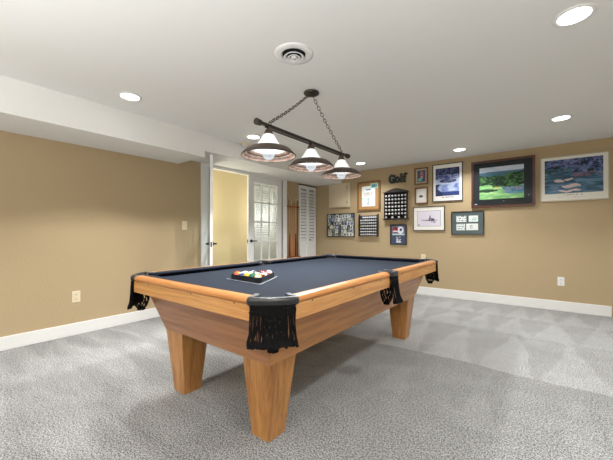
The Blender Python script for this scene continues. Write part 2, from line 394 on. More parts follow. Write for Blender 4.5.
# ------------------------------------------------------------------ outlets / switch
def outlet(pos, face, label, rocker=False, mat='ivory'):
    t = thing('light_switch' if rocker else 'wall_outlet', label, 'switch' if rocker else 'outlet', pos, PI/2 if face == 'X' else 0)
    b = BM(); box(b, -.038, -.006, -.06, .038, 0, .06, bev=.003); obj('cover_plate', b, M[mat], t)
    if rocker:
        b = BM(); box(b, -.009, -.016, -.018, .009, -.005, .012, bev=.002); obj('toggle', b, M[mat], t)
    else:
        for z in (-.025, .025):
            b = BM(); poly = [(.017*math.cos(a), z+.0165*math.sin(a)) for a in [2*PI*i/16 for i in range(16)]]
            prism(b, poly, -.009, -.005, plane='XZ'); s = obj('socket', b, M[mat], t)
            b = BM(); box(b, -.008, -.0095, z-.004, -.005, -.008, z+.008); box(b, .005, -.0095, z-.004, .008, -.008, z+.006); box(b, -.002, -.0095, z-.011, .002, -.008, z-.008); obj('slot', b, M['slot'], s)
    return t
outlet((XL, 1.138, .40), 'X', 'ivory duplex outlet low on the left tan wall')
outlet((XL, 2.385, 1.175), 'X', 'ivory toggle light switch on left wall near the doorway', True)
outlet((.155, YF, .405), 'Y', 'ivory duplex outlet low on the back wall at right', mat='white')
outlet((-1.70, YF, .640), 'Y', 'ivory outlet on back wall just above the table corner')

# ------------------------------------------------------------------ pool table
TX, TY = -1.5864, 2.1905
hw, hl, c = .7031, 1.2612, .1456
T = thing('pool_table', 'honey oak pool table with navy cloth and black fringed pockets', 'pool table', (TX, TY, 0))
ZT, ZA, ZB = .796, .690, .4165
ZBED = .760
WW = .046     # visible wood width of rail top
NOSE = .112
SG = .062     # half gap at side pockets
def rail(p0, p1, out, mat):
    """rail from p0 to p1 (outer line points), out = outward unit vector"""
    p0 = Vector((p0[0], p0[1], 0)); p1 = Vector((p1[0], p1[1], 0)); o = Vector((out[0], out[1], 0))
    prof = [(-.050, ZA), (-.006, ZA), (-.006, .763), (-.011, .7645), (-.002, .767), (.001, .772), (0, .779), (-.004, .786), (-.011, .792), (-.020, .795), (-WW, ZT), (-WW-.002, .77), (-.050, .77)]
    b = BM(); A = [b.verts.new(p0+o*d+Vector((0, 0, z))) for d, z in prof]; B = [b.verts.new(p1+o*d+Vector((0, 0, z))) for d, z in prof]
    b.faces.new(A); b.faces.new(B[::-1])
    for i in range(len(prof)):
        j = (i+1) % len(prof); b.faces.new((A[i], A[j], B[j], B[i]))
    r = obj('rail', b, [mat, M['oakedgeX'] if mat is M['oakX'] else M['oakedgeY']], T)
    for p in r.data.polygons:
        if p.center.z > .7635 and len(p.vertices) == 4: p.material_index = 1
    return r
def cushion(p0, p1, out, m0, m1):
    p0 = Vector((p0[0], p0[1], 0)); p1 = Vector((p1[0], p1[1], 0)); o = Vector((out[0], out[1], 0)); d = (p1-p0).normalized()
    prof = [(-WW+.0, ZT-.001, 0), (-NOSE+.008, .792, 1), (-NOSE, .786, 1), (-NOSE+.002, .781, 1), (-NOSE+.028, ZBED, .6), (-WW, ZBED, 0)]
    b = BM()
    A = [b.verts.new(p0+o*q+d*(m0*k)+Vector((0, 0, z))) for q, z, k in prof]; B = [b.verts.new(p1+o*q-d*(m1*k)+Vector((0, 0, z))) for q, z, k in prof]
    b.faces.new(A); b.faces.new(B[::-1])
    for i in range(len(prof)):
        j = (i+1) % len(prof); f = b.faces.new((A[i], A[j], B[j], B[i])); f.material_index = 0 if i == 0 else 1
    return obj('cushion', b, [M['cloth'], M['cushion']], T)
for s in (-1, 1):
    rr = rail((-(hw-c), s*hl), (hw-c, s*hl), (0, s), M['oakX']); cushion((-(hw-c), s*hl), (hw-c, s*hl), (0, s), .05, .05)
    for xx in (-.5, -.36, .1, .45):
        bb = BM(); lathe(bb, [(0, 0), (.0045, 0), (.0045, .001)], 8); o = obj('screw_plug', bb, M['slot'], rr, loc=(xx, s*(hl-.005), .757)); o.rotation_euler = (PI/2*(1 if s < 0 else -1), 0, 0)
for s in (-1, 1):
    for (y0, y1, k) in ((-hl+c, -SG, 0), (SG, hl-c, 1)):
        rr = rail((s*hw, y0), (s*hw, y1), (s, 0), M['oakY'])
        cushion((s*hw, y0), (s*hw, y1), (s, 0), .05 if k == 0 else .03, .03 if k == 0 else .05)
        for f in (.12, .5, .85):
            bb = BM(); lathe(bb, [(0, 0), (.0045, 0), (.0045, .001)], 8); o = obj('screw_plug', bb, M['slot'], rr, loc=(s*(hw-.005), y0+(y1-y0)*f, .757)); o.rotation_euler = (0, s*PI/2, 0)
# playing surface with pocket notches
X, Y = hw-.048, hl-.048
out = []
def arc(cx, cy, r, a0, a1, n=12): return [(cx+r*math.cos(a0+(a1-a0)*i/n), cy+r*math.sin(a0+(a1-a0)*i/n)) for i in range(n+1)]
rc, dd = .072, .012
q = math.asin(dd/rc)
def corner(sx, sy):
    cx, cy = sx*(X-dd), sy*(Y-dd)
    e = math.sqrt(rc*rc-dd*dd)
    pA = Vector((sx*X, cy-sy*e)); pB = Vector((cx-sx*e, sy*Y))     # on vertical side, on horizontal side
    a0 = math.atan2(pA.y-cy, pA.x-cx); a1 = math.atan2(pB.y-cy, pB.x-cx)
    # pass through the inward diagonal
    am = math.atan2(-sy, -sx)
    def unw(a, ref):
        while a-ref > PI: a -= 2*PI
        while a-ref < -PI: a += 2*PI
        return a
    a0 = unw(a0, am); a1 = unw(a1, am)
    return arc(cx, cy, rc, a0, a1)
rs = .052
out += corner(1, -1)[::-1] + arc(X, 0, rs, -PI/2, -3*PI/2) + corner(1, 1) + corner(-1, 1)[::-1] + arc(-X, 0, rs, PI/2, -PI/2) + corner(-1, -1)
b = BM(); prism(b, out, ZBED-.02, ZBED)
bmesh.ops.triangulate(b, faces=[f for f in b.faces if len(f.verts) > 4])
obj('playing_surface', b, M['cloth'], T)
# body panels
def body_at(z):
    k = (z-ZB)/(.6355-ZB); return (.4974+k*(.5693-.4974), 1.0702+k*(1.1401-1.0702))
bx0, by0 = body_at(ZB); bx1, by1 = body_at(ZA+.02); ZB1 = ZA+.02; th = .022
for s in (-1, 1):
    b = BM()
    hexa(b, [(-bx0, s*by0, ZB), (bx0, s*by0, ZB), (bx0-th, s*(by0-th), ZB), (-bx0+th, s*(by0-th), ZB)], [(-bx1, s*by1, ZB1), (bx1, s*by1, ZB1), (bx1-th, s*(by1-th), ZB1), (-bx1+th, s*(by1-th), ZB1)])
    obj('end_panel', b, M['bodyshadeX'], T)
    b = BM()
    hexa(b, [(s*bx0, -by0, ZB), (s*bx0, by0, ZB), (s*(bx0-th), by0-th, ZB), (s*(bx0-th), -by0+th, ZB)], [(s*bx1, -by1, ZB1), (s*bx1, by1, ZB1), (s*(bx1-th), by1-th, ZB1), (s*(bx1-th), -by1+th, ZB1)])
    obj('side_panel', b, M['bodylitY'], T)
b = BM(); box(b, -bx1+.03, -by1+.03, .66, bx1-.03, by1-.03, .70); box(b, -.64, -1.2, ZA+.004, .64, 1.2, ZBED-.021); obj('slate_bed', b, M['bodyshadeX'], T)
# legs
lw, ll = .452, 1.0338
for sx in (-1, 1):
    for sy in (-1, 1):
        b = BM(); wt, wb, h0 = .205, .128, .50
        ex, ey = .0115, .0115
        X0, Y0 = bx0-.0005, by0-.0005
        bot = [(sx*lw, sy*ll, 0), (sx*(lw-wb), sy*ll, 0), (sx*(lw-wb), sy*(ll-wb), 0), (sx*lw, sy*(ll-wb), 0)]
        top = [(sx*X0, sy*Y0, ZB), (sx*(X0-wt), sy*Y0, ZB), (sx*(X0-wt), sy*(Y0-wt), ZB), (sx*X0, sy*(Y0-wt), ZB)]
        hexa(b, bot, top)
        t2 = .024
        box(b, sx*(X0-t2), sy*(Y0-t2), ZB, sx*(X0-wt), sy*(Y0-wt), .6)
        bmesh.ops.bevel(b, geom=[e for e in b.edges if abs(e.verts[0].co.z-e.verts[1].co.z) > .3], offset=.004, segments=2, affect='EDGES')
        obj('leg', b, M['legZ'], T)
# pockets
rnd = random.Random(3)
def smooth_path(P, n):
    """Catmull-Rom through P"""
    P = [Vector(p) for p in P]; P = [P[0]*2-P[1]]+P+[P[-1]*2-P[-2]]; o = []
    segs = len(P)-3
    for i in range(n+1):
        t = i/n*segs; k = min(int(t), segs-1); u = t-k
        p0, p1, p2, p3 = P[k:k+4]
        o.append(.5*((2*p1)+(-p0+p2)*u+(2*p0-5*p1+4*p2-p3)*u*u+(-p0+3*p1-3*p2+p3)*u**3))
    return o
def pocket(path, dirv, cpos, fr0, fr1, zbot, bag_r, fc):
    """path: collar centre line (2-D points); dirv: outward; fr0..fr1: portion carrying fringe"""
    pts = smooth_path([(p[0], p[1], 0) for p in path], 28)
    b = BM()
    prof = [(-.014, .794), (-.010, .7975), (.004, .7975), (.012, .793), (.015, .784), (.014, .768), (.008, .761), (-.008, .761), (-.014, .77)]
    rings = []
    for i, p in enumerate(pts):
        d = (pts[min(i+1, len(pts)-1)]-pts[max(i-1, 0)]).normalized(); n = Vector((d.y, -d.x, 0))
        if n.dot(Vector((p.x-cpos[0], p.y-cpos[1], 0))) < 0: n = -n
        rings.append([b.verts.new(p+n*q+Vector((0, 0, z))) for q, z in prof])
    for A, B in zip(rings, rings[1:]):
        for k in range(len(prof)):
            j = (k+1) % len(prof); b.faces.new((A[k], A[j], B[j], B[k]))
    b.faces.new(rings[0]); b.faces.new(rings[-1][::-1])
    col = tag(obj('pocket_collar', b, M['leather'], T, True), 'black leather pocket collar')
    # lining: dark bowl under the opening
    b = BM(); lathe(b, [(.052, .757), (.046, .735), (.036, .715), (.02, .705), (.0, .703)], 20, cpos[0]-dirv[0]*.012, cpos[1]-dirv[1]*.012); obj('pocket_lining', b, M['hole'], col, True)
    # fringe
    b = BM(); fp = pts[int(fr0*28):int(fr1*28)+1]
    Ls = [0]
    for A, B in zip(fp, fp[1:]): Ls.append(Ls[-1]+(B-A).length)
    def at(s):
        s = max(0, min(Ls[-1], s))
        for i in range(len(Ls)-1):
            if s <= Ls[i+1]:
                u = (s-Ls[i])/(Ls[i+1]-Ls[i]) if Ls[i+1] > Ls[i] else 0; return fp[i].lerp(fp[i+1], u)
        return fp[-1]
    ctr = Vector((cpos[0], cpos[1], 0)); D = Vector((dirv[0], dirv[1], 0)).normalized()
    tan = Vector((-D.y, D.x, 0)); mid = at(Ls[-1]/2)
    n = int(Ls[-1]/.0090)
    # netted header band
    for row in range(3):
        for k in range(n):
            s0 = Ls[-1]*(k+.5*(row % 2))/n; s1 = Ls[-1]*(k+.5+.5*(row % 2))/n; z0 = .768-row*.016
            for (sa, sb) in ((s0, s1), (s1+Ls[-1]*.5/n, s1)):
                a = at(sa)+D*.010; bq = at(sb)+D*.011
                tube(b, [(a.x, a.y, z0), (bq.x, bq.y, z0-.017)], .0032, 4)
    for lay in range(2):
        for k in range(n):
            s = Ls[-1]*(k+.5*lay+.25)/n; p = at(s)
            lat = (p-mid).dot(tan)
            zt = .766 if lay == 0 else .735; zb = zbot+rnd.uniform(-.006, .008)
            o0 = D*(.006+.006*lay); spread = fc+rnd.uniform(-.006, .006)
            ptsz = []
            for u in (0, .35, .7, .86, .9, 1):
                f = u*u; w = rnd.uniform(-.0028, .0028)
                q = p+o0+D*(spread*f)+tan*(lat*.09*f+w)
                ptsz.append((q.x, q.y, zt+(zb-zt)*u))
            tube(b, ptsz, [.0028, .0028, .0028, .0036, .0062, .0078], 5)
    obj('fringe', b, M['fringe'], col)
    # net bag hanging below
    b = BM(); m = 12; R_ = bag_r
    lev = [(R_, .70), (R_*1.02, .66), (R_*.95, .62), (R_*.72, .58), (R_*.3, .553)]
    bc = Vector((cpos[0], cpos[1], 0))
    def bp(k, l): r_, z = lev[l]; a = 2*PI*(k+.5*(l % 2))/m; return (bc.x+r_*math.cos(a), bc.y+r_*math.sin(a), z)
    for l in range(len(lev)-1):
        for k in range(m):
            o_ = 0 if l % 2 == 0 else 1
            tube(b, [bp(k, l), bp(k+o_, l+1)], .0035, 4); tube(b, [bp(k, l), bp(k+o_-1, l+1)], .0035, 4)
    for l in (0, 4):
        tube(b, [bp(k, l) for k in range(m)], .004, 4, closed=True)
    for k in range(9):
        a = 2*PI*k/9; r_ = R_*.45
        tube(b, [(bc.x+r_*.4*math.cos(a), bc.y+r_*.4*math.sin(a), .575), (bc.x+r_*math.cos(a), bc.y+r_*math.sin(a), .55)], [.003, .006], 5)
    obj('pocket_net', b, M['fringe'], col)
for sx in (-1, 1):
    for sy in (-1, 1):
        A = Vector((sx*(hw-c), sy*(hl-.004))); B = Vector((sx*(hw-.004), sy*(hl-c)))
        dg = Vector((sx, sy)).normalized(); md = (A+B)/2
        for (E_, u1, v1) in ((A, Vector((-sx, 0)), Vector((0, -sy))), (B, Vector((0, -sy)), Vector((-sx, 0)))):
            b = BM(); prism(b, [tuple(E_+v1*.004-u1*.002), tuple(E_+u1*.016+v1*.004), tuple(E_+u1*.030+v1*WW), tuple(E_+u1*.046+v1*(NOSE-.036)), tuple(E_+u1*.022+v1*(NOSE-.032)), tuple(E_+u1*.0+v1*WW)], .789, .7968)
            obj('pocket_plate', b, M['plate'], T)
        A2 = A+Vector((-sx*.0, -sy*.014)); B2 = B+Vector((-sx*.014, 0))
        path = [A2, A+dg*.004, A.lerp(B, .25)+dg*.020, md+dg*.026, A.lerp(B, .75)+dg*.020, B+dg*.004, B2]
        pocket(path, dg, (sx*(hw-.082), sy*(hl-.082)), .17, .83, .585, .05, .008)
    path = [(sx*(hw-.10), -SG), (sx*(hw-.045), -SG-.002), (sx*(hw-.004), -SG+.004), (sx*(hw+.006), -SG*.45), (sx*(hw+.008), 0), (sx*(hw+.006), SG*.45), (sx*(hw-.004), SG-.004), (sx*(hw-.045), SG+.002), (sx*(hw-.10), SG)]
    pocket(path, (sx, 0), (sx*(hw-.055), 0), .27, .73, .575, .045, .028)

# ------------------------------------------------------------------ triangle rack and balls
ang = math.radians(-4.0)
side = .334
def eq(k, s=side, cen=None):
    pass
ux = Vector((math.cos(ang), math.sin(ang))); uy = Vector((-ux.y, ux.x))
cen0 = Vector((-1.568, 1.466)); RA = cen0-ux*side/2-uy*side*math.sqrt(3)/6
RB = RA+ux*side; RCp = RA+ux*side/2+uy*side*math.sqrt(3)/2
cen = (RA+RB+RCp)/3
def rtri(scale, rr, n=6):
    """rounded triangle outline relative to cen"""
    o = []
    vs = [(p-cen)*scale for p in (RA, RB, RCp)]
    R0 = vs[0].length
    for v in vs:
        a = math.atan2(v.y, v.x); cc = v*(1-2*rr/R0)
        for i in range(n+1):
            t = a-PI/3+2*PI/3*i/n; o.append((cc.x+rr*math.cos(t), cc.y+rr*math.sin(t)))
    return o
tr = thing('ball_rack', 'black plastic triangle rack holding the pool balls', 'rack', (cen.x, cen.y, ZBED))
b = BM()
o1, o2 = rtri(1.0, .022), rtri(.955, .018)
def wallring(b, oa, ob, z0, z1):
    n = len(oa)
    va = [[b.verts.new((p[0], p[1], z)) for p in oa] for z in (z0, z1)]; vb = [[b.verts.new((p[0], p[1], z)) for p in ob] for z in (z0, z1)]
    for i in range(n):
        j = (i+1) % n
        b.faces.new((va[0][i], va[0][j], va[1][j], va[1][i])); b.faces.new((vb[0][j], vb[0][i], vb[1][i], vb[1][j]))
        b.faces.new((va[1][i], va[1][j], vb[1][j], vb[1][i])); b.faces.new((va[0][j], va[0][i], vb[0][i], vb[0][j]))
wallring(b, o1, o2, .003, .036); obj('frame', b, M['leather'], tr)
b = BM(); wallring(b, rtri(1.13, .015), rtri(1.085, .012), .0005, .002)
obj('base_outline', b, plain('white_outline', (190, 194, 200), .5), tr)
def ballmat(name, rgb, stripe):
    m, nt, bs = newmat(name)
    tc = N(nt, 'ShaderNodeTexCoord'); sp = N(nt, 'ShaderNodeSeparateXYZ'); L(nt, tc.outputs['Object'], sp.inputs[0])
    ab = N(nt, 'ShaderNodeMath', operation='ABSOLUTE'); L(nt, sp.outputs['Z'], ab.inputs[0])
    g = N(nt, 'ShaderNodeMath', operation='GREATER_THAN'); L(nt, ab.outputs[0], g.inputs[0]); g.inputs[1].default_value = .015 if stripe else 9
    # number spot
    x2 = N(nt, 'ShaderNodeMath', operation='GREATER_THAN'); L(nt, sp.outputs['X'], x2.inputs[0]); x2.inputs[1].default_value = .0252
    mx = N(nt, 'ShaderNodeMath', operation='MAXIMUM'); L(nt, g.outputs[0], mx.inputs[0]); L(nt, x2.outputs[0], mx.inputs[1])
    mc = N(nt, 'ShaderNodeMix', data_type='RGBA'); mc.inputs[6].default_value = lin(rgb); mc.inputs[7].default_value = lin((236, 234, 226))
    L(nt, mx.outputs[0], mc.inputs[0]); L(nt, mc.outputs[2], bs.inputs['Base Color']); bs.inputs['Roughness'].default_value = .12; bs.inputs['Coat Weight'].default_value = .5
    return m
COL = dict(yellow=(236, 178, 28), blue=(34, 56, 140), red=(206, 36, 48), purple=(74, 38, 96), orange=(240, 110, 40), green=(16, 104, 82), maroon=(128, 26, 40), black=(18, 18, 20))
BR = .0270
# rows counted from the edge facing the near end rail
rows = [[('orange', 0, 0), ('blue', 1, .25), ('yellow', 0, 0), ('green', 0, 0), ('yellow', 1, 1.5)],
        [('blue', 1, .4), ('orange', 1, .2), ('green', 1, .35), ('maroon', 0, 0)],
        [('purple', 1, .7), ('black', 0, 0), ('red', 1, 1.5)],
        [('maroon', 1, 1.5), ('red', 0, 0)],
        [('purple', 1, .5)]]
rown = ['front', 'second', 'third', 'fourth', 'far']; pos5 = ['leftmost', 'second from left', 'middle', 'fourth from left', 'rightmost']
pos4 = ['leftmost', 'second from left', 'third from left', 'rightmost']; pos3 = ['left', 'middle', 'right']; pos2 = ['left', 'right']; pos1 = ['corner']
posn = {5: pos5, 4: pos4, 3: pos3, 2: pos2, 1: pos1}
ballcache = {}
pitch = BR*2+.0004
for ri, row in enumerate(rows):
    for ci, (cn, stp, tilt) in enumerate(row):
        p = cen + ux*((ci-(len(row)-1)/2)*pitch) + uy*((ri-4/3.0)*pitch*math.sqrt(3)/2)
        b = BM(); bmesh.ops.create_uvsphere(b, u_segments=24, v_segments=16, radius=BR)
        key = cn+str(stp)
        if key not in ballcache: ballcache[key] = ballmat(('striped_' if stp else 'solid_')+cn, COL[cn], stp)
        o = obj('pool_ball', b, ballcache[key], None, True, (p.x, p.y, ZBED+BR)); o.rotation_euler = (tilt, .3*ci, rnd.uniform(0, 6))
        tag(o, '%s%s pool ball, %s in the %s row of the triangle rack' % ('white and ' if stp else 'solid ', cn, posn[len(row)][ci], rown[ri]), 'pool ball', 'pool balls in the triangle rack')

# ------------------------------------------------------------------ chandelier
BX, BZ = TX, 1.848
ch = thing('billiard_light', 'dark bronze bar light with three white glass shades over the table', 'ceiling light', (BX, 2.12, ZC))
def P(y, z, x=0): return (x, y-2.12, z-ZC)
b = BM(); lathe(b, [(0, 0), (.062, 0), (.067, -.006), (.067, -.014), (.060, -.020), (.040, -.026), (.015, -.032), (0, -.032)], 28, -.028, .05); obj('canopy', b, M['bronze'], ch, True)
b = BM(); y0, y1 = 1.525, 2.722
box(b, -.012, y0-2.12, BZ-ZC-.009, .012, y1-2.12, BZ-ZC+.011, bev=.002)
obj('main_bar', b, M['bronze'], ch)
b = BM(); box(b, -.004, y0+.09-2.12, BZ-ZC-.026, .004, y1-.06-2.12, BZ-ZC-.017)
for yy in (1.60, 2.12, 2.64): box(b, -.005, yy-.02-2.12, BZ-ZC-.02, .005, yy+.02-2.12, BZ-ZC-.008)
obj('lower_rod', b, M['bronze'], ch)
for yy, s in ((y0, -1), (y1, 1)):
    b = BM()
    for k, (r_, a, e) in enumerate(((.021, 0, .02), (.014, .018, .03), (.024, .028, .045))):
        n = 8; ring = []
        for q_ in (a, e):
            ring.append([b.verts.new((r_*math.cos(2*PI*(i+.5)/n), yy+s*(q_-.01)-2.12, BZ-ZC+r_*math.sin(2*PI*(i+.5)/n))) for i in range(n)])
        b.faces.new(ring[0]); b.faces.new(ring[1])
        for i in range(n): b.faces.new((ring[0][i], ring[0][(i+1) % n], ring[1][(i+1) % n], ring[1][i]))
    obj('end_cap', b, M['bronze'], ch)
def chain(pa, pb):
    b = BM(); pa = Vector(pa); pb = Vector(pb); d = pb-pa; Ld = d.length; n = int(Ld/.030); d.normalize()
    u = d.orthogonal().normalized(); v = d.cross(u)
    for k in range(n):
        sag = -.014*4*((k+.5)/n)*(1-(k+.5)/n)
        cc = pa+d*((k+.5)*Ld/n)+Vector((0, 0, sag)); w = u if k % 2 else v
        w = (w+(.3 if k % 2 else -.3)*(v if k % 2 else u)).normalized()
        pts = []
        for i in range(12):
            a = 2*PI*i/12; pts.append(cc+d*(.0205*math.cos(a))+w*(.0115*math.sin(a)))
        tube(b, pts, .0026, 5, closed=True)
    obj('chain', b, M['bronze'], ch, True)
chain(P(2.14, ZC-.03, -.028), P(1.629, BZ+.030)); chain(P(2.195, ZC-.03, -.028), P(2.622, BZ+.030))
for yy in (1.629, 2.622):
    b = BM(); tube(b, [Vector(P(yy, BZ+.02))+Vector((0, .013*math.cos(a), .013*math.sin(a))) for a in [2*PI*i/14 for i in range(14)]], .003, 6, closed=True); obj('hanging_ring', b, M['bronze'], ch, True)
bulbs = []
for yy in (1.616, 2.128, 2.622):
    cx, cy, cz = P(yy, 0)
    b = BM(); lathe(b, [(0, 1.842), (.013, 1.842), (.014, 1.825), (.022, 1.822), (.027, 1.81), (.033, 1.795), (.036, 1.783), (.0, 1.78)], 24, cx, cy, cz)
    neck = obj('shade_holder', b, M['rimout'], ch, True)
    gl = [(.034, 1.786), (.044, 1.774), (.056, 1.752), (.070, 1.730), (.086, 1.708), (.104, 1.690), (.124, 1.676)]
    b = BM(); lathe(b, gl+[(r_-.004, z-.002) for r_, z in gl[::-1]], 40, cx, cy, cz); obj('glass_shade', b, M['shadeglass'], neck, True)
    b = BM(); rim = [(.100, 1.697), (.120, 1.693), (.145, 1.684), (.166, 1.669), (.182, 1.652), (.191, 1.640), (.1945, 1.633), (.191, 1.630)]
    lathe(b, rim, 48, cx, cy, cz, 0)
    inn = [(.191, 1.630), (.186, 1.637), (.174, 1.648), (.171, 1.645), (.160, 1.658), (.142, 1.670), (.139, 1.667), (.126, 1.674), (.112, 1.684), (.100, 1.697)]
    lathe(b, inn, 48, cx, cy, cz, 1)
    obj('metal_brim', b, [M['rimout'], M['copper']], neck, True)
    b = BM(); tube(b, [(cx+.1945*math.cos(2*PI*i/48), cy+.1945*math.sin(2*PI*i/48), cz+1.632) for i in range(48)], .0035, 6, closed=True)
    tube(b, [(cx+.150*math.cos(2*PI*i/40), cy+.150*math.sin(2*PI*i/40), cz+1.661) for i in range(40)], .0028, 6, closed=True)
    obj('rim_ring', b, M['bronze'], neck, True)
    b = BM(); prof = [(.0, 1.602)]+[(.044*math.sin(a), 1.646-.044*math.cos(a)) for a in [.3, .6, .9, 1.2, 1.5, 1.8, 2.1, 2.4]]+[(.022, 1.69), (.014, 1.71), (.014, 1.78)]
    lathe(b, prof, 24, cx, cy, cz); bo = obj('bulb', b, M['bulb'], neck, True); bo.visible_shadow = True
    bulbs.append((BX, yy, 1.646))

# ------------------------------------------------------------------ ceiling fittings
def can(x, y, label, proud=0):
    t = thing('recessed_light', label, 'ceiling light', (x, y, ZC), 0, 'recessed ceiling lights')
    b = BM(); lathe(b, [(.074, -.001), (.076, -.006), (.088, -.007), (.097, -.003), (.098, 0)], 36); obj('trim_ring', b, M['white'], t, True)
    b = BM(); lathe(b, [(0, -.002), (.05, -.0025), (.074, -.004)], 32); o = obj('lens', b, M['canlens'], t, True)
    return t
cans = [(-2.955, 1.248, 'recessed light nearest the soffit at left of the ceiling'), (.128, 2.299, 'large recessed light at top right near the picture edge'),
        (.128, 4.282, 'recessed light above the framed golf course painting'), (-1.009, 5.003, 'recessed light above the blue poster and small frames'),
        (-2.594, 4.941, 'recessed light in front of the gold framed print'), (-2.956, 2.737, 'recessed light seen just left of nearest glass shade')]
for x, y, l in cans: can(x, y, l)
t = thing('ceiling_vent', 'round white ceiling air vent with concentric rings', 'vent', (-1.362, 1.631, ZC))
b = BM(); lathe(b, [(.131, 0), (.132, -.004), (.125, -.008), (.095, -.014), (.082, -.010), (.078, -.002)], 44); obj('outer_ring', b, M['white'], t, True)
b = BM(); lathe(b, [(.078, -.0015), (0, -.0015)], 40); obj('duct_opening', b, M['dkgap'], t, True)
for r0, r1, z0, z1 in ((.069, .050, -.024, -.010), (.044, .026, -.028, -.014)):
    b = BM(); lathe(b, [(r0, z0), (r1, z1), (r1-.004, z1-.001), (r0-.006, z0-.004), (r0, z0)], 40); obj('inner_ring', b, M['white'], t, True)
b = BM(); lathe(b, [(0, -.030), (.02, -.031), (.0215, -.024), (.010, -.014), (0, -.014)], 28); obj('centre_cone', b, M['white'], t, True)
t = thing('smoke_detector', 'small round smoke detector on ceiling beside the soffit', 'smoke detector', (-3.262, 2.87, ZC))
b = BM(); lathe(b, [(.062, 0), (.062, -.014), (.057, -.024), (.0, -.026)], 32); obj('housing', b, M['cream'], t, True)
b = BM(); lathe(b, [(.034, -.0262), (.032, -.032), (0, -.033)], 24); obj('sensor_cap', b, M['white'], t, True)

# ------------------------------------------------------------------ cue rack on the door wall
cr = thing('cue_rack', 'wooden wall cue rack between the French door and louvred doors', 'cue rack', (XN, 4.765, 1.587))
b = BM(); box(b, 0, -.19, -.018, .018, .19, .018, bev=.003)
for k in range(6):
    yy = -.155+.062*k; tube(b, [(.015, yy, 0), (.035, yy, 0), (.045, yy, 0), (.056, yy, 0)], [.008, .009, .016, .011], 10)
obj('top_rail', b, wood('cue_rack_wood', (120, 62, 30), (160, 92, 48), 'Y'), cr)
b = BM(); box(b, 0, -.19, -1.02, .06, .19, -.985, bev=.003); obj('foot_tray', b, wood('cue_tray_wood', (70, 36, 22), (104, 58, 36), 'Y'), cr)
cuewood = wood('maple_cue_shaft', (206, 130, 70), (226, 156, 92), 'Z', fine=.8)
butts = [plain('maroon_cue_butt', (112, 34, 34), .3, coat=.4), plain('orange_cue_butt', (206, 120, 54), .3, coat=.4), plain('brown_cue_butt', (84, 40, 30), .3, coat=.4)]
cl = ['maple cue with maroon butt, leftmost in the wall rack', 'all pale maple cue, second from left in the wall rack', 'tan cue in the middle of the wall rack', 'maple cue with brown butt, second from right in the wall rack', 'dark brown stained cue, rightmost in the wall rack']
for k in range(5):
    yy = 4.765-.124+.062*k
    q = thing('pool_cue', cl[k], 'pool cue', (XN+.037, yy, .605), 0, 'pool cues in the wall rack')
    H_ = [1.13, 1.08, 1.12, 1.1, 1.14][k]; bi = [0, 1, 1, 2, 0][k]
    b = BM(); lathe(b, [(.0105, .45), (.009, .8), (.007, H_-.02)], 10, cap0=True, cap1=True); obj('shaft', b, cuewood if k != 4 else butts[2], q, True)
    b = BM(); lathe(b, [(.0, 0), (.0145, 0), (.0165, .02), (.015, .25), (.012, .43), (.0105, .45)], 12); obj('butt', b, butts[bi], q, True)
    b = BM(); lathe(b, [(.007, H_-.02), (.007, H_), (0, H_+.004)], 10); obj('tip', b, M['white'], q, True)

# ------------------------------------------------------------------ wall art helpers
YW = YF
def hsh(i, j, s=0):
    n = (i*374761393+j*668265263+s*982451653) & 0xffffffff; n = ((n ^ (n >> 13))*1274126177) & 0xffffffff
    return ((n ^ (n >> 16)) & 0xffff)/65535
def vn(x, y, s=0):
    i, j = math.floor(x), math.floor(y); u, v = x-i, y-j; u = u*u*(3-2*u); v = v*v*(3-2*v)
    return (hsh(i, j, s)*(1-u)+hsh(i+1, j, s)*u)*(1-v)+(hsh(i, j+1, s)*(1-u)+hsh(i+1, j+1, s)*u)*v
def fbm(x, y, s=0): return .5*vn(x, y, s)+.3*vn(2.1*x, 2.1*y, s+1)+.2*vn(4.3*x, 4.3*y, s+2)
def mixc(a, b, t): t = max(0, min(1, t)); return tuple(a[i]*(1-t)+b[i]*t for i in range(3))
def canvas(name, W, H, x0, z0, yy, nx, ny, fn, parent, mat):
    """grid of coloured cells on a print; fn(u,v): u left->right, v top->bottom; returns sRGB"""
    verts = []; faces = []; cols = []
    for j in range(ny+1):
        for i in range(nx+1): verts.append((x0+W*i/nx, yy, z0+H*(1-j/ny)))
    for j in range(ny):
        for i in range(nx):
            a = j*(nx+1)+i; faces.append((a, a+nx+1, a+nx+2, a+1)); cols.append(lin(fn((i+.5)/nx, (j+.5)/ny)))
    me = bpy.data.meshes.new(name); me.from_pydata(verts, [], faces)
    ca = me.color_attributes.new('Col', 'FLOAT_COLOR', 'CORNER')
    k = 0
    for ci in cols:
        for _ in range(4): ca.data[k].color = ci; k += 1
    me.materials.append(mat); o = bpy.data.objects.new(name, me); C.objects.link(o); o.parent = parent
    return o
def picture(name, label, cat, x0, x1, z0, z1, fw, fmat, fn, nx, ny, depth=.022, mat='art', frame2=None):
    cx, W, H = (x0+x1)/2, x1-x0, z1-z0
    t = thing(name, label, cat, (cx, YW, z0))
    d = depth; b = BM()
    for (a0, b0, a1, b1) in ((-W/2, 0, -W/2+fw, H), (W/2-fw, 0, W/2, H), (-W/2+fw, 0, W/2-fw, fw), (-W/2+fw, H-fw, W/2-fw, H)):
        box(b, a0, -d, b0, a1, -.001, b1)
    obj('frame', b, fmat, t)
    canvas('print', W-2*fw, H-2*fw, -W/2+fw, fw, -d*.55, nx, ny, fn, t, M[mat])
    return t
def inr(u, v, a, b, c, d): return a <= u < b and c <= v < d
gold = wood('gold_oak_frame', (112, 76, 38), (150, 106, 56), 'Z', fine=1.5); dkframe = plain('black_frame', (34, 32, 32), .35, coat=.3); cherry = wood('cherry_frame', (58, 26, 22), (86, 42, 34), 'X')
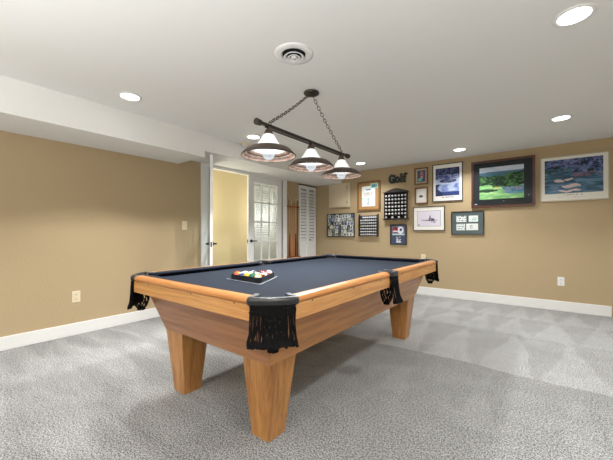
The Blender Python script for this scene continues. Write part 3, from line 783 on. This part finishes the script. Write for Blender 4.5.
silver = plain('champagne_metal_frame', (176, 170, 156), .3, .5); walnut = wood('walnut_frame', (92, 58, 34), (128, 84, 50), 'Z', fine=1.5); pewter = plain('pewter_frame', (82, 84, 84), .35, .3)

# 1 large golf course painting
def f_course(u, v):
    a, b_, c_, d_ = .105, .865, .125, .855
    if not inr(u, v, a, b_, c_, d_):
        if inr(u, v, .02, .06, .955, .975): return (170, 180, 185)
        if inr(u, v, .515, .545, .9, .915): return (120, 130, 135)
        if inr(u, v, .925, .95, .80, .815): return (170, 180, 185)
        return (26, 34, 40)
    x = (u-a)/(b_-a); y = (v-c_)/(d_-c_)
    hill = .20+.04*math.sin(x*5)+.03*fbm(x*8, 0, 3)
    if y < .15-.02*x: return mixc((176, 196, 222), (206, 214, 226), fbm(x*4, y*8, 1)*1.2)
    if y < hill+.02: return mixc((84, 122, 158), (60, 104, 120), (y-.13)*8)
    tl = .60-.05*math.sin(x*6+.5)
    if y < tl:
        n = fbm(x*14, y*14, 5); cc = mixc((8, 34, 28), (84, 134, 74), (fbm(x*20, y*20, 5)-.34)*2.4)
        crown = fbm(x*7, 0, 9)*.22
        if y < .2+crown*.55 and .35 < x < .62: cc = mixc((84, 128, 150), (60, 110, 90), n)
        if x < .12 and y < .3: cc = mixc(cc, (20, 60, 45), .5)
        return cc
    if y < .64 and .3 < x < .9 : return mixc((140, 152, 84), (84, 120, 62), fbm(x*12, y*12, 2)) if fbm(x*6, y*14, 4) > .45 else (50, 92, 48)
    if ((x-.43)/.11)**2+((y-.635)/.035)**2 < 1: return (226, 216, 150)
    if y > .62 and x > .5 and y < .86 and (x-.5) > (y-.62)*.5:
        n = fbm(x*9, y*22, 6)
        if n > .66: return (150, 100, 140)
        return mixc((44, 92, 126), (140, 186, 200), (n-.2)*1.8)
    if abs(y-.735) < .03+.02*math.sin(x*9) and x < .42: return (34, 70, 48)
    return mixc((86, 156, 92), (186, 226, 160), fbm(x*5, y*16, 8)*1.3-.1)
picture('framed_painting', 'large golf course painting in dark cherry frame with black mat', 'picture', -.942, -.124, 1.466, 2.188, .030, cherry, f_course, 110, 84, .035)
# 2 pale framed poster at right
def text_marks(u, v, u0, u1, v0, v1, n, s):
    if not inr(u, v, u0, u1, v0, v1): return False
    k = (u-u0)/(u1-u0)*n; i = int(k); return hsh(i, s, 5) > .18 and (k-i) < .68 and hsh(int(k*3), int((v-v0)/(v1-v0)*3), s) > .3
def f_lily(u, v):
    if not inr(u, v, .055, .935, .055, .845):
        if text_marks(u, v, .33, .64, .872, .897, 15, 3): return (128, 128, 124)
        if text_marks(u, v, .27, .70, .925, .937, 40, 8): return (176, 176, 170)
        return (222, 222, 214)
    x = (u-.055)/.88; y = (v-.055)/.79
    n = fbm(x*10, y*12, 11); m_ = fbm(x*22, y*26, 15)
    if y < .42:
        cc = mixc((20, 30, 62), (96, 130, 180), (m_-.34)*2.6)
        if n > .62: cc = mixc(cc, (150, 140, 190), .5)
        if n < .36: cc = mixc(cc, (12, 24, 34), .8)
        if y > .26 and x < .5: cc = mixc(cc, (52, 100, 104), .5)
        return cc
    if .42 <= y < .54 and x > .5 and m_ > .5: return mixc((90, 62, 92), (160, 104, 120), m_)
    for (cx, cy, rx, ry) in ((.26, .64, .09, .045), (.43, .59, .075, .028), (.47, .79, .17, .05), (.44, .93, .2, .03)):
        if ((x-cx)/rx)**2+((y-cy-.02*math.sin(x*20))/ry)**2 < 1: return mixc((196, 188, 196), (222, 200, 196), m_)
    cc = mixc((30, 72, 92), (112, 146, 184), (fbm(x*5, y*22, 17)-.3)*1.9)
    if abs(y-.66) < .04 and x > .55: cc = mixc(cc, (110, 150, 190), .6)
    return cc
picture('framed_poster', 'wide framed poster of sand bunkers and dark trees at far right', 'poster', -.066, .642, 1.51, 2.1275, .012, silver, f_lily, 110, 84, .02)
# 3 blue poster
def f_blue(u, v):
    if not inr(u, v, .09, .92, .10, .865):
        if text_marks(u, v, .32, .74, .89, .925, 11, 12): return (90, 90, 92)
        return (232, 231, 226)
    x = (u-.09)/.83; y = (v-.10)/.765; n = fbm(x*6, y*9, 21); m_ = fbm(x*14, y*20, 24)
    if y < .25: return mixc((16, 26, 62), (96, 110, 150), (m_-.35)*2.2)
    if y < .40: return mixc((58, 74, 130), (176, 186, 214), (m_-.3)*1.8)
    if ((x-.52)/.36)**2+((y-.47)/.07)**2 < 1: return mixc((36, 46, 84), (130, 140, 170), (m_-.35)*2)
    if y < .58: return mixc((150, 166, 206), (198, 206, 226), n)
    if x < .2+.12*math.sin(y*14+1) and y > .5: return mixc((26, 36, 76), (60, 80, 120), m_)
    if abs(x-.66+.04*math.sin(y*30)) < .13 and y < .84: return mixc((150, 168, 206), (196, 206, 226), m_)
    if y > .85: return mixc((28, 44, 100), (70, 90, 150), m_)
    return mixc((96, 116, 176), (176, 190, 220), (n-.2)*1.6)
picture('framed_poster', 'tall blue water scene poster with white mat and thin black frame', 'poster', -1.54, -1.068, 1.596, 2.227, .012, dkframe, f_blue, 70, 90, .022)
# 4 pen sketch
def f_sketch(u, v):
    if inr(u, v, .11, .89, .155, .84):
        e = min(u-.11, .89-u)*1.3, min(v-.155, .84-v)
        if min(e) < .012: return (130, 130, 150)
        x = (u-.11)/.78; y = (v-.155)/.685; m_ = fbm(x*30, y*30, 31)
        if abs(y-.62+.02*math.sin(x*8)) < .035*(1-abs(x-.52)*1.6) and .18 < x < .86: return mixc((70, 60, 80), (160, 150, 165), m_)
        if ((x-.62)/.13)**2+((y-.56)/.07)**2 < 1 and m_ > .35: return (80, 66, 90)
        if abs(x-.56) < .045*(y-.22)/.35 and .25 < y < .6 and m_ > .4: return (92, 80, 110)
        if ((x-.7)/.1)**2+((y-.72)/.07)**2 < 1 and m_ > .5: return (130, 110, 140)
        if inr(x, y, .04, .11, .88, .94) and m_ > .45: return (110, 110, 120)
        return (222, 220, 234)
    return (240, 239, 235)
picture('framed_sketch', 'ink sketch with wide white mat in a thin black frame', 'picture', -1.871, -1.343, 1.11, 1.526, .011, dkframe, f_sketch, 90, 70, .022)
# 5 scorecards on grey mat
def f_cards(u, v):
    for (a, b_, c_, d_, k) in ((.14, .53, .17, .46, 0), (.55, .84, .17, .46, 1), (.14, .43, .53, .83, 2), (.46, .84, .53, .83, 3)):
        if inr(u, v, a, b_, c_, d_):
            x = (u-a)/(b_-a); y = (v-c_)/(d_-c_)
            if k in (0, 2) and (int(y*6) % 2 == 0) and .06 < x < .94 and hsh(int(x*22), int(y*6), k) > .4: return (120, 140, 140)
            if k == 0 and x > .86: return (60, 78, 76)
            if k == 1 and ((x-.6)/.3)**2+((y-.55)/.3)**2 < 1 and hsh(int(x*14), int(y*10), 5) > .5: return (150, 200, 190)
            if k == 3 and abs(x-.45) < .12 and .2 < y < .8 and hsh(int(x*20), int(y*12), 6) > .4: return (150, 156, 158)
            return (224, 230, 230)
    return (84, 98, 100)
picture('framed_scorecards', 'four white scorecards on slate grey mat in dark frame', 'picture', -1.243, -.771, 1.042, 1.42, .012, dkframe, f_cards, 84, 64, .022)
# 6, 7 small frames
def f_s1(u, v):
    if not inr(u, v, .14, .88, .10, .90): return (176, 166, 150)
    x = (u-.14)/.74; y = (v-.10)/.8; m_ = fbm(x*9, y*9, 41)
    if ((x-.58)/.2)**2+((y-.42)/.3)**2 < 1 and m_ > .4: return (200, 110, 110) if m_ < .6 else (232, 226, 228)
    if ((x-.35)/.25)**2+((y-.8)/.14)**2 < 1: return (110, 190, 180)
    return mixc((48, 58, 86), (92, 104, 130), m_)
picture('framed_print', 'small walnut framed print of figure on dark blue ground', 'picture', -1.846, -1.614, 1.914, 2.208, .022, walnut, f_s1, 40, 46, .025)
def f_s2(u, v):
    if inr(u, v, .12, .88, .08, .92):
        if not inr(u, v, .2, .8, .16, .86) or inr(u, v, .22, .78, .18, .84):
            x, y = u, v
            if ((x-.47)/.19)**2+((y-.55)/.09)**2 < 1: return (52, 76, 62) if fbm(x*20, y*20, 51) > .4 else (120, 140, 130)
            if inr(x, y, .36, .6, .3, .32): return (190, 190, 196)
            return (228, 227, 226)
        return (206, 206, 208)
    return (222, 218, 212)
picture('framed_print', 'small walnut framed white print with green emblem', 'picture', -1.842, -1.614, 1.576, 1.864, .022, walnut, f_s2, 40, 46, .025)
# 8 small blue framed photos
def f_bs(u, v):
    if inr(u, v, .08, .92, .06, .53):
        x = (u-.08)/.84; y = (v-.06)/.47; m_ = fbm(x*10, y*9, 61)
        if ((x-.26)/.22)**2+((y-.42)/.34)**2 < 1: return (232, 224, 226) if y > .5 and y < .62 else ((120, 24, 40) if m_ > .4 else (170, 70, 84))
        if ((x-.68)/.24)**2+((y-.45)/.4)**2 < 1: return (56, 70, 104) if ((x-.7)/.1)**2+((y-.4)/.16)**2 < 1 else (216, 218, 228)
        if y > .86: return (180, 200, 206)
        return mixc((40, 50, 80), (160, 170, 190), m_)
    if inr(u, v, .36, .68, .63, .92):
        m_ = fbm(u*30, v*22, 66)
        return (200, 204, 214) if (v > .82 and m_ > .35) or m_ > .52 else (50, 58, 84)
    if abs(v-.565) < .012: return (30, 36, 52)
    return (62, 72, 98)
picture('framed_photo', 'small slate blue frame with red and blue emblems below black ball rack', 'picture', -2.297, -1.991, .855, 1.2275, .013, dkframe, f_bs, 44, 56, .022)
# 9 collage
def f_coll(u, v):
    nx, ny = 9, 6
    vv = v*ny; j = int(vv); off = hsh(j, 3, 70)*.6; uu = u*nx+off; i = int(uu)
    x, y = uu-i, vv-j
    base = [(206, 214, 218), (70, 92, 150), (60, 84, 70), (190, 186, 168), (44, 52, 70), (150, 166, 190), (214, 210, 200), (110, 130, 120), (96, 84, 80), (228, 230, 230)]
    cc = base[int(hsh(i, j, 71)*9.99)]; dd_ = base[int(hsh(i, j, 72)*9.99)]
    m_ = fbm(u*34, v*26, 73)
    if x < .03 or y < .03: return (190, 192, 190)
    if ((x-.5)/.26)**2+((y-.55)/.36)**2 < 1: cc = dd_
    return mixc(cc, (24, 28, 36) if m_ < .45 else (226, 228, 224), abs(m_-.48)*2.2)
picture('photo_collage', 'black framed collage of many small golf photos', 'picture', -3.699, -3.042, .988, 1.468, .016, dkframe, f_coll, 100, 72, .025)
# 10 gold framed certificate
def f_gold(u, v):
    if inr(u, v, .60, .96, .03, .23):
        m_ = fbm(u*14, v*16, 81)
        if inr(u, v, .66, .92, .07, .19): return mixc((40, 90, 110), (120, 190, 190), m_)
        return (176, 210, 196)
    if inr(u, v, .16, .83, .13, .90):
        x = (u-.16)/.67; y = (v-.13)/.77; m_ = fbm(x*24, y*26, 82)
        if inr(x, y, .3, .66, .12, .2) and m_ > .35: return (110, 130, 150)
        r_ = math.hypot((x-.48)/.30, (y-.37)/.14)
        if .75 < r_ < 1.05 and y > .3: return (206, 186, 180)
        if r_ < .5 and y < .46: return (222, 200, 188) if m_ < .5 else (150, 150, 160)
        if abs(x-.5) < .09 and .58 < y < .95 and m_ > .4: return (176, 192, 200)
        if .58 < y < .62 or (m_ > .62 and y > .6): return (198, 220, 222)
        return (230, 236, 236)
    return (172, 136, 92)
picture('framed_certificate', 'white certificate with teal corner card in gold wood frame', 'picture', -2.972, -2.495, 1.506, 2.069, .028, gold, f_gold, 70, 80, .03, 'paper')

# cream wall cabinet
t = thing('wall_cabinet', 'flat cream painted wall cabinet with small knob above the collage', 'cabinet', (-3.393, YW, 1.589))
b = BM(); box(b, -.252, -.03, 0, .252, -.001, .50, bev=.003); obj('cabinet_box', b, M['cream'], t)
b = BM(); box(b, -.235, -.042, .018, .185, -.031, .482, bev=.004); dr = obj('door', b, M['cream'], t)
b = BM(); lathe(b, [(0, 0), (.006, 0), (.006, .01), (.013, .018), (.010, .026), (0, .028)], 14); o = obj('knob', b, M['ivory'], dr, True, (-.19, -.042, .29)); o.rotation_euler = (PI/2, 0, 0)
for z in (.10, .40):
    b = BM(); box(b, .184, -.046, z-.02, .198, -.03, z+.02); obj('hinge', b, M['steel'], dr)

# arched black golf ball rack
W2 = .216
t = thing('ball_display_rack', 'black arched golf ball display rack on the back wall', 'display rack', (-2.183, YW, 1.326))
b = BM(); box(b, -W2, -.010, 0, W2, -.001, .485); obj('back_panel', b, M['rackblack'], t)
b = BM(); box(b, -W2, -.06, 0, -W2+.014, -.010, .485); obj('side_panel', b, M['espresso'], t)
b = BM(); box(b, W2-.014, -.06, 0, W2, -.010, .485); obj('side_panel', b, M['espresso'], t)
b = BM(); box(b, -W2-.022, -.072, -.016, W2+.022, -.001, 0, bev=.003); obj('bottom_ledge', b, M['espresso'], t)
b = BM(); box(b, -W2-.022, -.072, .485, W2+.022, -.001, .497, bev=.003)
pp = [(-W2, .497)]+[(-W2+2*W2*i/24, .503+.062*max(0, math.cos((i-12)/12*1.35))**1.6) for i in range(25)]+[(W2, .497)]
prism(b, pp, -.02, -.004, plane='XZ'); obj('arched_crown', b, M['espresso'], t)
zs = [1.753-.0655*k for k in range(6)]+[1.360]
for z in zs:
    b = BM(); zz = z-1.326-.0235-.004; box(b, -W2+.014, -.055, max(zz, 0.0005), W2-.014, -.010, max(zz, .0005)+.003); obj('shelf', b, M['espresso'], t)
bm0 = BM(); bmesh.ops.create_uvsphere(bm0, u_segments=16, v_segments=10, radius=.0200)
ordn = ['first', 'second', 'third', 'fourth', 'fifth', 'sixth', 'seventh', 'eighth', 'ninth']
rown7 = ['top', 'second', 'third', 'fourth', 'fifth', 'sixth', 'bottom']
base = None
def golfball(x, z, label, group, yel=False):
    global base
    if base is None:
        base = obj('golf_ball', bm0, M['golfball'], None, True); o = base
    else:
        o = base.copy(); C.objects.link(o)
    if yel:
        o.data = base.data.copy(); o.data.materials[0] = M['golfball_y']
    o.location = (x, YW-.034, z)
    tag(o, label, 'golf ball', group)
for r_ in range(7):
    cols_ = range(7) if r_ < 6 else (0, 2, 4, 6)
    for c_ in cols_:
        golfball(-2.183-.183+.061*c_, zs[r_]-.0235+.0195, 'white golf ball in the %s row, %s column from left, black arched rack' % (rown7[r_], ordn[c_]), 'golf balls in the arched black rack')
# small open ball rack
t = thing('ball_display_rack', 'small dark golf ball rack with slate back beside the photo collage', 'display rack', (-2.732, YW, 1.008))
b = BM(); box(b, -.19, -.010, .01, .19, -.001, .40); obj('back_panel', b, M['rackback'], t)
for s in (-1, 1):
    b = BM(); prism(b, [(-.06, -.004), (-.001, -.004), (-.001, .425), (-.03, .425), (-.045, .41), (-.06, .40)], s*.2-.012*(s > 0), s*.2+.012*(s < 0)+.0*s, plane='YZ'); obj('side_panel', b, M['espresso'], t)
zr = [.3605-.0545*k for k in range(7)]
for z in zr:
    b = BM(); box(b, -.188, -.056, z-.0225-.003, .188, -.010, z-.0225); obj('shelf', b, M['espresso'], t)
for r_ in range(7):
    for c_ in range(8):
        if r_ == 0 and c_ == 0: continue
        yel = (r_ == 3 and c_ == 0)
        golfball(-2.732-.154+.044*c_, 1.008+zr[r_]-.0023, '%s golf ball in the %s row, %s column from left, small slate rack' % ('yellow' if yel else 'white', rown7[r_], ordn[c_]), 'golf balls in the small rack', yel)

# Golf letters
t = thing('golf_word_sign', 'dark block letters spelling Golf above the arched rack', 'sign', (-2.157, YW, 1.985))
def ring_poly(b, cx, cz, rx, rz, th_, a0, a1, n=14, d=.022):
    pts = []
    for i in range(n+1):
        a = a0+(a1-a0)*i/n; pts.append((cx+rx*math.cos(a), cz+rz*math.sin(a)))
    inn = []
    for i in range(n+1):
        a = a0+(a1-a0)*i/n; inn.append((cx+(rx-th_)*math.cos(a), cz+(rz-th_)*math.sin(a)))
    for i in range(n):
        q = [pts[i], pts[i+1], inn[i+1], inn[i]]; prism(b, q, -d, -.001, plane='XZ')
D_ = .022
def bx2(b, x0, z0, x1, z1, d=D_): box(b, x0, -d, z0, x1, -.001, z1)
b = BM(); ring_poly(b, -.105, .082, .066, .086, .042, math.radians(35), math.radians(325)); bx2(b, -.105, .055, -.040, .083); bx2(b, -.072, .0, -.043, .08); bx2(b, -.066, .1, -.044, .155); obj('letter_g', b, M['letter'], t)
b = BM(); ring_poly(b, -.003, .060, .050, .060, .036, 0, 2*PI, 20); obj('letter_o', b, M['letter'], t)
b = BM(); bx2(b, .053, 0, .092, .168); bx2(b, .044, 0, .100, .024, .0215); bx2(b, .046, .146, .062, .168, .0215); obj('letter_l', b, M['letter'], t)
b = BM(); bx2(b, .112, 0, .150, .13); bx2(b, .102, 0, .156, .024, .0215); bx2(b, .102, .085, .164, .108, .0225); ring_poly(b, .152, .125, .040, .050, .034, math.radians(20), math.radians(180), 10, .021); obj('letter_f', b, M['letter'], t)

# ------------------------------------------------------------------ lights
def light(kind, loc, energy, size=.15, color=(1, 1, 1), rot=(0, 0, 0), spread=None, name='lamp'):
    ld = bpy.data.lights.new(name, kind); ld.energy = energy; ld.color = color
    if kind == 'AREA':
        ld.shape = 'DISK'; ld.size = size
        if spread: ld.spread = spread
    else: ld.shadow_soft_size = size
    o = bpy.data.objects.new(name, ld); C.objects.link(o); o.location = loc; o.rotation_euler = rot; return o
for x, y, l in cans + [(-2.955, -.4, ''), (.128, .3, ''), (-1.4, -1.3, ''), (1.4, .8, ''), (1.4, 3.2, '')]:  # the appended positions are unseen fill lamps, added without ceiling fittings
    light('AREA', (x, y, ZC-.012), 13, .15, (1, .99, .97), (0, 0, 0), 1.7 if x < -2.9 else 2.3, 'downlight_and_fill_lamp')
for p in bulbs:
    light('POINT', (p[0], p[1], 1.650), 1.1, .03, (1, .98, .95), name='bulb_lamp')
    sl = light('SPOT', (p[0], p[1], 1.597), 40, .035, (1, .99, .97), name='bulb_down_lamp')
    sl.data.spot_size = math.radians(168); sl.data.spot_blend = .12
light('POINT', (XL-.42, 2.95, 1.5), 15, .12, (1, .95, .82), name='hall_lamp')
light('POINT', (XL-.35, 4.75, 1.4), 14, .12, (1, .98, .95), name='hall_lamp')
# unseen fill lamps added near the camera, aimed up to brighten the ceiling
light('AREA', (.5, -.9, 1.0), 82, 1.2, (1, 1, 1), (PI, 0, 0), None, 'ceiling_fill_lamp')
light('AREA', (-1.2, -1.2, .9), 74, 1.2, (1, 1, 1), (PI, 0, 0), None, 'ceiling_fill_lamp')
w = bpy.data.worlds.new('World'); SC.world = w; w.use_nodes = True
w.node_tree.nodes['Background'].inputs[0].default_value = (.8, .85, .9, 1); w.node_tree.nodes['Background'].inputs[1].default_value = .3

# ------------------------------------------------------------------ camera
f = 312.2625; yw = math.radians(37.5475); pi_ = math.radians(.4333)
F = Vector((-math.sin(yw)*math.cos(pi_), math.cos(yw)*math.cos(pi_), math.sin(pi_))); R = Vector((math.cos(yw), math.sin(yw), 0)); U = R.cross(F)
cd = bpy.data.cameras.new('camera'); cam = bpy.data.objects.new('camera', cd); C.objects.link(cam)
cd.sensor_width = 36; cd.lens = 36*f/613; cd.clip_start = .02
cam.matrix_world = Matrix(((R.x, U.x, -F.x, 0), (R.y, U.y, -F.y, 0), (R.z, U.z, -F.z, 1.08), (0, 0, 0, 1)))
SC.camera = cam
SC.view_settings.view_transform = 'Standard'
SC.view_settings.exposure = .12
SC.cycles.use_denoising = True
SC.cycles.max_bounces = 8
SC.cycles.sample_clamp_indirect = 4
